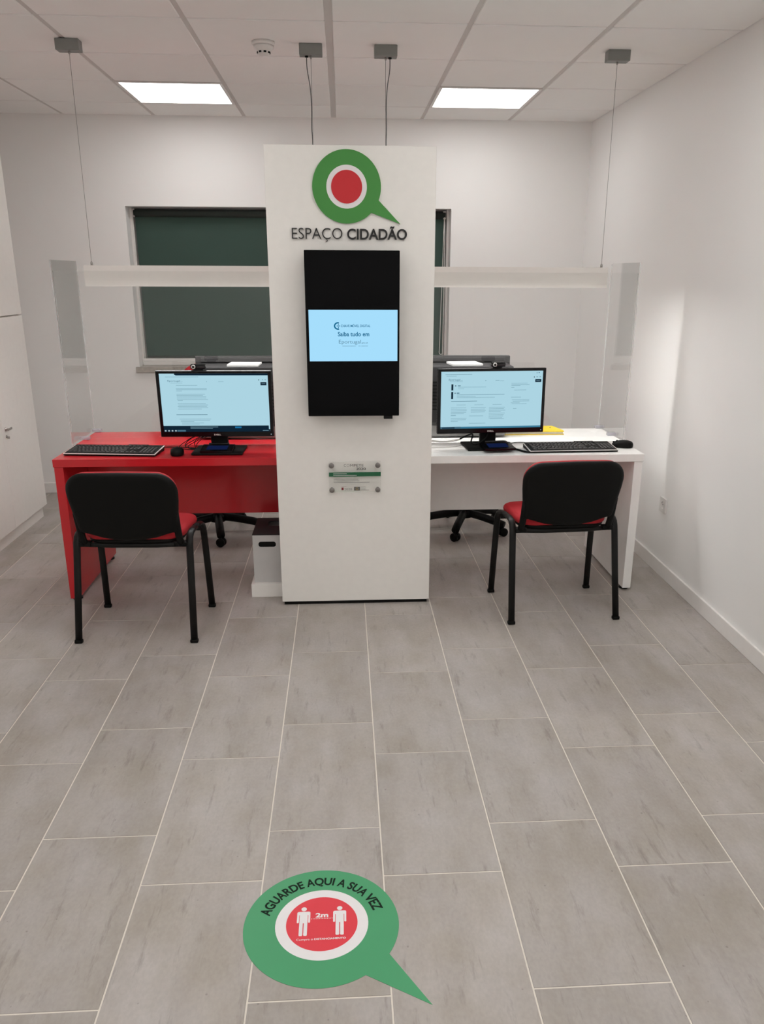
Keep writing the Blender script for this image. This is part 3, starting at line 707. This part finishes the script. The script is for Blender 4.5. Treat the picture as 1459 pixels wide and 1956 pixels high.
        q(0, 1, .968, 1, 'bluebar'); q(0, .20, .966, 1, 'greyink', -.0015); q(.015, .14, .975, .993, 'darkink', -.0018)
    bmesh.ops.translate(mb.bm, vec=(0, 0, sz0), verts=mb.bm.verts)
    tb(mb, 'screen_print', sc)
    mb = MB(); put_text(mb, 'DELL', 'silver', -.017, .017, -Hm/2+.0075, -Hm/2+.0145, -.0006, .03); tb(mb, 'lettering', bz)
    mb = MB(); mb.box(.262, .266, -.0010, .001, -Hm/2+.010, -Hm/2+.014, 'whiteink'); tb(mb, 'power_light', bz)
    MB().box(-.042, .042, .046, .075, .010, .24, 'black', bev=.006).box(-.05, .05, .03, .05, .18, .30, 'black', bev=.004).build('stand_neck', t)
    MB().box(-.125, .125, -.058, .144, .0004, .0125, 'black', bev=.004).build('stand_base', t)
    return t
monitor((-.628, 4.046, DZ), R(-1.0), -.045, 'black monitor with a page of text lines on the red desk', True)
monitor((.7437, 4.0985, DZ), R(3.8), .02, 'black monitor with columns of text on the white desk', False)

def webcam(loc, rz, label):
    t = thing('webcam', label, 'webcam', loc, rz)
    MB().box(-.036, .036, -.016, .014, .006, .030, 'gloss', bev=.007, seg=3).build('body', t)
    mb = MB(); mb.lathe([(.010, 0), (.010, .004), (.007, .005)], 'silver', n=20, xf=Matrix.Translation((-.020, -.0155, .018)) @ Matrix.Rotation(PI/2, 4, 'X'))
    mb.lathe([(.006, 0), (.006, .001)], 'gloss', n=16, xf=Matrix.Translation((-.020, -.0205, .018)) @ Matrix.Rotation(PI/2, 4, 'X')); mb.build('lens', t)
    MB().box(-.004, .034, -.0165, -.0155, .013, .022, 'darkgrey').build('front_strip', t)
    MB().box(-.020, .020, -.012, .016, .0006, .007, 'black', bev=.002).box(-.018, .018, .030, .036, -.045, .006, 'black', bev=.002).box(-.018, .018, .01, .036, .0006, .006, 'black').build('clip', t)
webcam((-.70, 4.052, DZ+.4063), R(-1), 'black webcam on top of the red desk monitor')
webcam((.772, 4.1145, DZ+.4063), R(4), 'black webcam on top of the white desk monitor')

def employee_terminal(x0, x1, label, sg):
    y0, y1, y2 = 4.385, 4.575, 4.615
    t = thing('desktop_terminal', label, 'computer', ((x0+x1)/2, 4.50, DZ), 0, 'dark terminals with their backs to the visitors'); ox, oy = t.location.x, 4.50
    mb = MB(); mb.box(x0-ox, x1-ox, y1-oy+.012, y2-oy, .03, .423, 'darkgrey', bev=.004); mb.build('display_frame', t)
    mb = MB(); mb.box(x0+.03-ox, x1-.03-ox, y1-oy, y1-oy+.0125, .392, .416, 'darkgrey', bev=.003); mb.build('back_ridge', t)
    mb = MB(); mb.box(x0+.018-ox, x1-.018-ox, y0-oy, y1-oy+.013, .07, .386, 'darkgrey', bev=.006); mb.build('rear_housing', t)
    mb = MB()
    for k in range(9): mb.box(x0+.08-ox, x1-.08-ox, y0-oy-.0015, y0-oy+.001, .30-.018*k, .307-.018*k, 'black')
    mb.build('vent', t)
    MB().box(x0+.03-ox, x1-.05-ox, y0-oy+.004, y1-oy, .012, .07, 'greyplate', bev=.004).build('port_panel', t)
    for k, wd in enumerate((.012, .03, .016, .016, .04, .012)):
        MB().box(x0+.10+.06*k-ox, x0+.10+.06*k+wd-ox, y0-oy+.0025, y0-oy+.006, .026, .046, 'black').build('port', t)
    MB().box(x0+.10-ox, x1-.10-ox, y0-oy+.03, y2-oy+.03, .0004, .0125, 'greyplate', bev=.003).build('foot', t)
employee_terminal(-.806, -.236, 'dark grey desktop terminal seen from behind on the red desk', -1)
employee_terminal(.355, .927, 'dark grey desktop terminal seen from behind on the white desk', 1)
zs = DZ+.3865
def sheet(x, y, rz, label):
    mb = MB(); mb.box(-.082, .082, -.075, .075, 0, .010, 'paper', bev=.0006, seg=1); o = mb.build('paper_sheet'); o.location = (x, y, zs); o.rotation_euler.z = rz; tag(o, label, 'paper')
sheet(-.527, 4.475, R(-2), 'small white paper pad lying on the terminal of the red desk')
sheet(.655, 4.475, R(8), 'small white paper pad lying on the terminal of the white desk')

# keyboards
def keyboard(loc, rz, label):
    t = thing('keyboard', label, 'keyboard', loc, rz, 'black keyboards with silver edge')
    Wk, Dk = .452, .150
    sl_ = lambda y: .012+.012*(y+Dk/2)/Dk
    mb = MB(); mb.prism([(-Dk/2, .001), (Dk/2, .001), (Dk/2+.004, .022), (-Dk/2+.004, .011), (-Dk/2-.002, .009)], 'yz', -Wk/2, Wk/2, 'black'); mb.build('body', t)
    mb = MB(); mb.prism([(-Dk/2-.003, .0085), (Dk/2+.004, .0215), (Dk/2+.004, .0235), (-Dk/2-.003, .0115)], 'yz', -Wk/2-.002, Wk/2+.002, 'silver'); mb.build('silver_edge', t, 'silver edge around the keys')
    mb = MB(); mb.prism([(-Dk/2+.003, .0116), (Dk/2+.004, .0228), (Dk/2+.004, .0252), (-Dk/2+.003, .0140)], 'yz', -Wk/2+.004, Wk/2-.004, 'black')
    mb.prism([(.048, .021), (Dk/2+.010, .023), (Dk/2+.008, .0275), (.052, .0262)], 'yz', .045, .145, 'black'); mb.build('key_plate', t)
    kb = MB()
    def keycap(x, y, wd, dp=.0155):
        z = .0131+.0112*(y+Dk/2-.003)/(Dk+.001)
        t_ = bmesh.new(); v = []
        for zz, ins in ((z-.001, 0), (z+.0055, .0022)):
            v.append([t_.verts.new((x+a*(wd/2-ins), y+b*(dp/2-ins), zz+(.0006 if b > 0 else 0))) for a, b in ((-1, -1), (1, -1), (1, 1), (-1, 1))])
        for k in range(4): t_.faces.new((v[0][k], v[0][(k+1) % 4], v[1][(k+1) % 4], v[1][k]))
        t_.faces.new(v[1]); kb.merge(t_, 'key')
        kb.quad([(x-wd*.22, y-.001, z+.0062), (x-wd*.22+.0035, y-.001, z+.0062), (x-wd*.22+.0035, y+.0035, z+.0064), (x-wd*.22, y+.0035, z+.0064)], 'keylegend')
    pitch = .0188; xs = -Wk/2+.016
    for r_ in range(6):
        y = -Dk/2+.016+.0195*r_+(.006 if r_ == 5 else 0)
        if r_ == 0:
            x = xs
            for wd in (1.25, 1.25, 1.25, 6.2, 1.25, 1.25, 1.25, 1.3): keycap(x+wd*pitch/2, y, wd*pitch-.002); x += wd*pitch
        else:
            x = xs; row = {1: [2.25]+[1]*10+[2.75], 2: [1.75]+[1]*11+[2.25], 3: [1.5]+[1]*12+[1.5], 4: [1]*13+[2], 5: [1]*15}[r_]
            for wd in row: keycap(x+wd*pitch/2, y, wd*pitch-.002, .0155 if r_ < 5 else .012); x += wd*pitch
        for c in range(3):
            if r_ in (3, 4, 5) or r_ == 0 or (r_ == 1 and c == 1): keycap(.085+c*pitch, y, pitch-.002, .0155 if r_ < 5 else .012)
        for c in range(4):
            if r_ < 5: keycap(.1505+c*pitch*.97, y, pitch-.002)
    kb.build('key', t, kind='stuff')
    for s in (-1, 1):
        MB().box(s*.18-.012, s*.18+.012, -.06, .06, 0.0, .003, 'black').build('rubber_foot', t)
keyboard((-1.142, 4.072, DZ+.0005), R(-6.0), 'black keyboard with silver edge on the left end of the red desk')
keyboard((1.150, 4.055, DZ+.0005), R(1.8), 'black keyboard with silver edge on the white desk')

def mouse(loc, rz, label):
    t = thing('computer_mouse', label, 'mouse', loc, rz, 'black computer mice')
    out = []
    for k in range(32):
        a = 2*PI*k/32; r_ = 1/((abs(math.cos(a)/.033)**2.5+abs(math.sin(a)/.055)**2.5)**(1/2.5))
        out.append((r_*math.cos(a)*(1-.10*math.sin(a)*0), r_*math.sin(a)))
    dome = lambda u, v, d: (u, v, d*(1-.28*((v+.015)/.06)**2)*(1-.10*(u/.033)**2)+.0005)
    MB().pillow(out, [(.93, 0), (.985, .004), (1, .012), (.98, .022), (.90, .030), (.75, .034), (.5, .036)], dome, 'black').build('shell', t)
    MB().lathe([(.004, -.003), (.008, -.003), (.008, .003), (.004, .003)], 'darkgrey', n=16, xf=Matrix.Translation((0, .028, .0285)) @ Matrix.Rotation(PI/2, 4, 'Y')).build('wheel', t)
    MB().box(-.0006, .0006, .008, .05, .020, .0305, 'gloss').build('button_gap', t)
mouse((-.826, 4.022, DZ), R(8), 'black mouse on the red desk next to the keyboard')
mouse((1.440, 4.105, DZ), R(75), 'black mouse at the right end of the white desk')

def pad(loc, rz, label):
    t = thing('signature_pad', label, 'signature pad', loc, rz, 'signature pads at the monitor feet')
    mb = MB(); mb.prism([(-.058, 0), (.058, 0), (.058, .021), (.045, .022), (-.058, .010)], 'yz', -.078, .078, 'gloss'); mb.build('body', t)
    s = .012/.103
    z = lambda y: .010+(y+.058)*s+.0006
    mb = MB(); mb.quad([(-.052, -.036, z(-.036)), (.050, -.036, z(-.036)), (.050, .026, z(.026)), (-.052, .026, z(.026))], 'padblue'); mb.build('pad_screen', t)
    MB().sweep([(-.05, .050, .0262), (.05, .050, .0262)], 'darkgrey', .0042, n=8).build('stylus', t)
pad((-.630, 4.045, DZ+.0130), R(-1), 'black signature pad with blue display on the red desk')
pad((.772, 4.040, DZ+.0130), R(5), 'black signature pad with blue display on the white desk')

# folder, pen stand, cables
mb = MB(); fo = thing('folder', 'yellow card folder behind the monitor on the white desk', 'folder', (1.05, 4.55, DZ))
o1 = [(-.16, -.09), (.175, -.09), (.178, -.055), (.150, .085), (-.16, .085)]
MB().prism(o1, 'xy', .0005, .004, 'yellow').build('back_cover', fo)
MB().prism([(a*.97, b*.96) for a, b in o1], 'xy', .0042, .016, 'paper').build('paper_sheets', fo)
MB().prism(o1, 'xy', .0162, .020, 'yellow').build('front_cover', fo)
MB().box(.12, .127, .02, .027, .0201, .0225, 'steel').build('rivet', fo)

def cable(name, label, pts, m, r, n=6):
    o = MB().sweep(smoothpath(pts, n), m, r, n=6).build(name); tag(o, label, 'cable'); return o
zc = DZ+.0035
cable('keyboard_cable', 'thin dark cable curving from the red desk keyboard', [(-1.02, 4.150, zc+.006), (-.98, 4.180, zc), (-.90, 4.192, zc), (-.82, 4.180, zc), (-.76, 4.165, zc)], 'black', .002)
cable('keyboard_cable', 'thin dark cable looping behind the white desk keyboard', [(1.16, 4.136, zc+.008), (1.20, 4.195, zc+.004), (1.24, 4.245, zc), (1.30, 4.22, zc), (1.325, 4.17, zc), (1.330, 4.14, zc)], 'black', .002)
cable('mouse_cable', 'thin dark cable from keyboard to monitor on the white desk', [(1.03, 4.145, zc), (.99, 4.20, zc), (.93, 4.24, zc), (.87, 4.21, zc), (.82, 4.17, zc), (.79, 4.13, zc+.02)], 'black', .002)
rnd = random.Random(3)
for k in range(6):
    x = -.71-.018*k+rnd.uniform(-.01, .01); y = 4.135+rnd.uniform(-.02, .02)
    pts = [(x+.07, 4.155, DZ+.085), (x+rnd.uniform(-.02, .02), y, DZ+.055), (x-.035+rnd.uniform(-.02, .01), y+.01, zc+.016), (x-.01, y-.015, zc+.0015*k), (x+.05, y-.02, zc+.001*k), (x+.09, y+.01, zc)]
    o = cable('monitor_cable', 'one of six thin black tangled cables under the red desk monitor', pts, 'black', .0019); o['group'] = 'tangled cables under the red desk monitor'
cable('monitor_cable', 'white cable hanging below the white desk monitor', [(.42, 4.235, DZ+.020), (.50, 4.225, DZ+.014), (.56, 4.215, DZ+.018), (.60, 4.19, DZ+.032)], 'whitecable', .0045)
cable('monitor_cable', 'thick black cable looping under the white desk monitor', [(.60, 4.192, DZ+.032), (.64, 4.182, DZ+.055), (.665, 4.172, DZ+.06), (.655, 4.150, DZ+.025), (.68, 4.128, DZ+.018), (.73, 4.134, DZ+.05), (.745, 4.140, DZ+.10)], 'black', .004)
cable('mouse_cable', 'pale cable lying flat at the left of the white desk', [(.30, 4.12, zc), (.45, 4.125, zc), (.55, 4.14, zc), (.605, 4.18, zc)], 'whitecable', .003)
st = thing('stylus_pen', 'black stylus lying between signature pad and keyboard on the white desk', 'pen', (.885, 4.02, DZ+.006), R(-62))
MB().sweep([(-.055, 0, 0), (.04, 0, 0)], 'black', .0055, n=10).build('barrel', st)
MB().sweep([(.04, 0, 0), (.055, .004, 0), (.062, .014, 0)], 'gloss', .005, n=10).build('tip', st)

# ============================================================ FLOOR STICKER
fs = thing('floor_sticker', 'round green speech bubble floor sticker with red and white centre', 'sticker', (-.079, 1.6895, 0))
rr = .1985; tip = (.259, -.2585); b1, b2 = (.169, -.1055), (.108, -.1645)
a0, a1 = math.atan2(b1[1], b1[0]), math.atan2(b2[1], b2[0])
bub = [(rr*math.cos(a0+(2*PI-(a0-a1))*k/96), rr*math.sin(a0+(2*PI-(a0-a1))*k/96)) for k in range(97)]+[tip]
MB().prism(bub, 'xy', .0002, .0008, 'vgreen').build('bubble', fs)
MB().prism(circ(.119, 72, .001, .002), 'xy', .0009, .0011, 'vwhite').build('white_disc', fs)
MB().prism(circ(.0915, 72, .001, .003), 'xy', .0012, .0014, 'vred').build('red_disc', fs)
def figure(cx, cy):
    mb = MB(); z0, z1 = .0015, .0017
    P = lambda poly: mb.prism([(cx+a, cy+b) for a, b in poly], 'xy', z0, z1, 'vwhite')
    P(circ(.0070, 24, 0, .0425))
    body = [(0, .0335), (.013, .0335), (.0155, .0325), (.0170, .030), (.0170, -.003), (.0160, -.0048), (.0130, -.0048), (.0118, -.003), (.0118, .022), (.0104, .022),
            (.0104, -.046), (.0092, -.0485), (.0026, -.0485), (.0012, -.046), (.0012, -.006), (0, -.006)]
    P(body+[(-a, b) for a, b in body[-2:0:-1]])
    mb.build('pictogram', fs)
figure(-.0465, .011); figure(.0465, .010)
mb = MB(); fl_ = lambda z: (lambda x, y, zz: (x, zz, z))
put_text(mb, '2m', 'vwhite', -.016, .017, .0225, .038, fn=fl_(.0016), weight=.035)
for k in range(14): mb.prism(circ(.0011, 8, -.026+.0041*k, .0185), 'xy', .0015, .0017, 'vwhite')
put_text(mb, 'Cumpra o', 'vwhite', -.062, -.020, -.0525, -.0465, fn=fl_(.0016), weight=.005)
put_text(mb, 'DISTANCIAMENTO', 'vwhite', -.017, .062, -.0525, -.0465, fn=fl_(.0016), weight=.03)
mb.build('lettering', fs, 'small white lettering on the red disc')
mb = MB(); span0, span1 = R(166.5), R(15.5)
def arc(x, y, z):
    a = span0+(span1-span0)*x; r_ = .1385+z; return (r_*math.cos(a), .002+r_*math.sin(a), .0011)
put_text(mb, 'AGUARDE AQUI A SUA VEZ', 'vink', 0, 1, 0, .0285, fn=arc, weight=.03)
mb.build('lettering', fs, 'dark lettering on an arc round the white ring')

# ============================================================ SMALL FIXTURES
sd = thing('smoke_detector', 'white round smoke detector on the ceiling', 'detector', (-.342, 4.268, H))
MB().lathe([(.052, -.0004), (.052, -.012), (.047, -.016)], 'pvc', n=36).build('base', sd)
MB().lathe([(.046, -.016), (.044, -.026), (.030, -.040), (.026, -.050), (.02, -.053)], 'pvc', n=36).build('sensor_head', sd)
mb = MB()
for k in range(8):
    a = 2*PI*k/8+.3; mb.box(-.006, .006, .0268, .0305, -.048, -.041, 'black', rot=Matrix.Rotation(a, 3, 'Z'))
mb.build('vent', sd)
so = thing('wall_socket', 'white power socket on the right wall beside the white desk', 'socket', (XR, 4.216, .387))
mb = MB(); mb.prism(rrect(.082, .082, .006, 4), 'yz', -.010, -.0004, 'pvc', hole=circ(.0205, 28)); mb.build('cover_plate', so)
mb = MB(); mb.prism(circ(.0205, 28), 'yz', -.003, -.0005, 'pvc'); mb.lathe([(.0026, 0), (.0026, .001)], 'black', n=10, xf=Matrix.Translation((-.0033, -.0095, 0)) @ Matrix.Rotation(-PI/2, 4, 'Y'))
mb.lathe([(.0026, 0), (.0026, .001)], 'black', n=10, xf=Matrix.Translation((-.0033, .0095, 0)) @ Matrix.Rotation(-PI/2, 4, 'Y')); mb.build('socket_well', so)
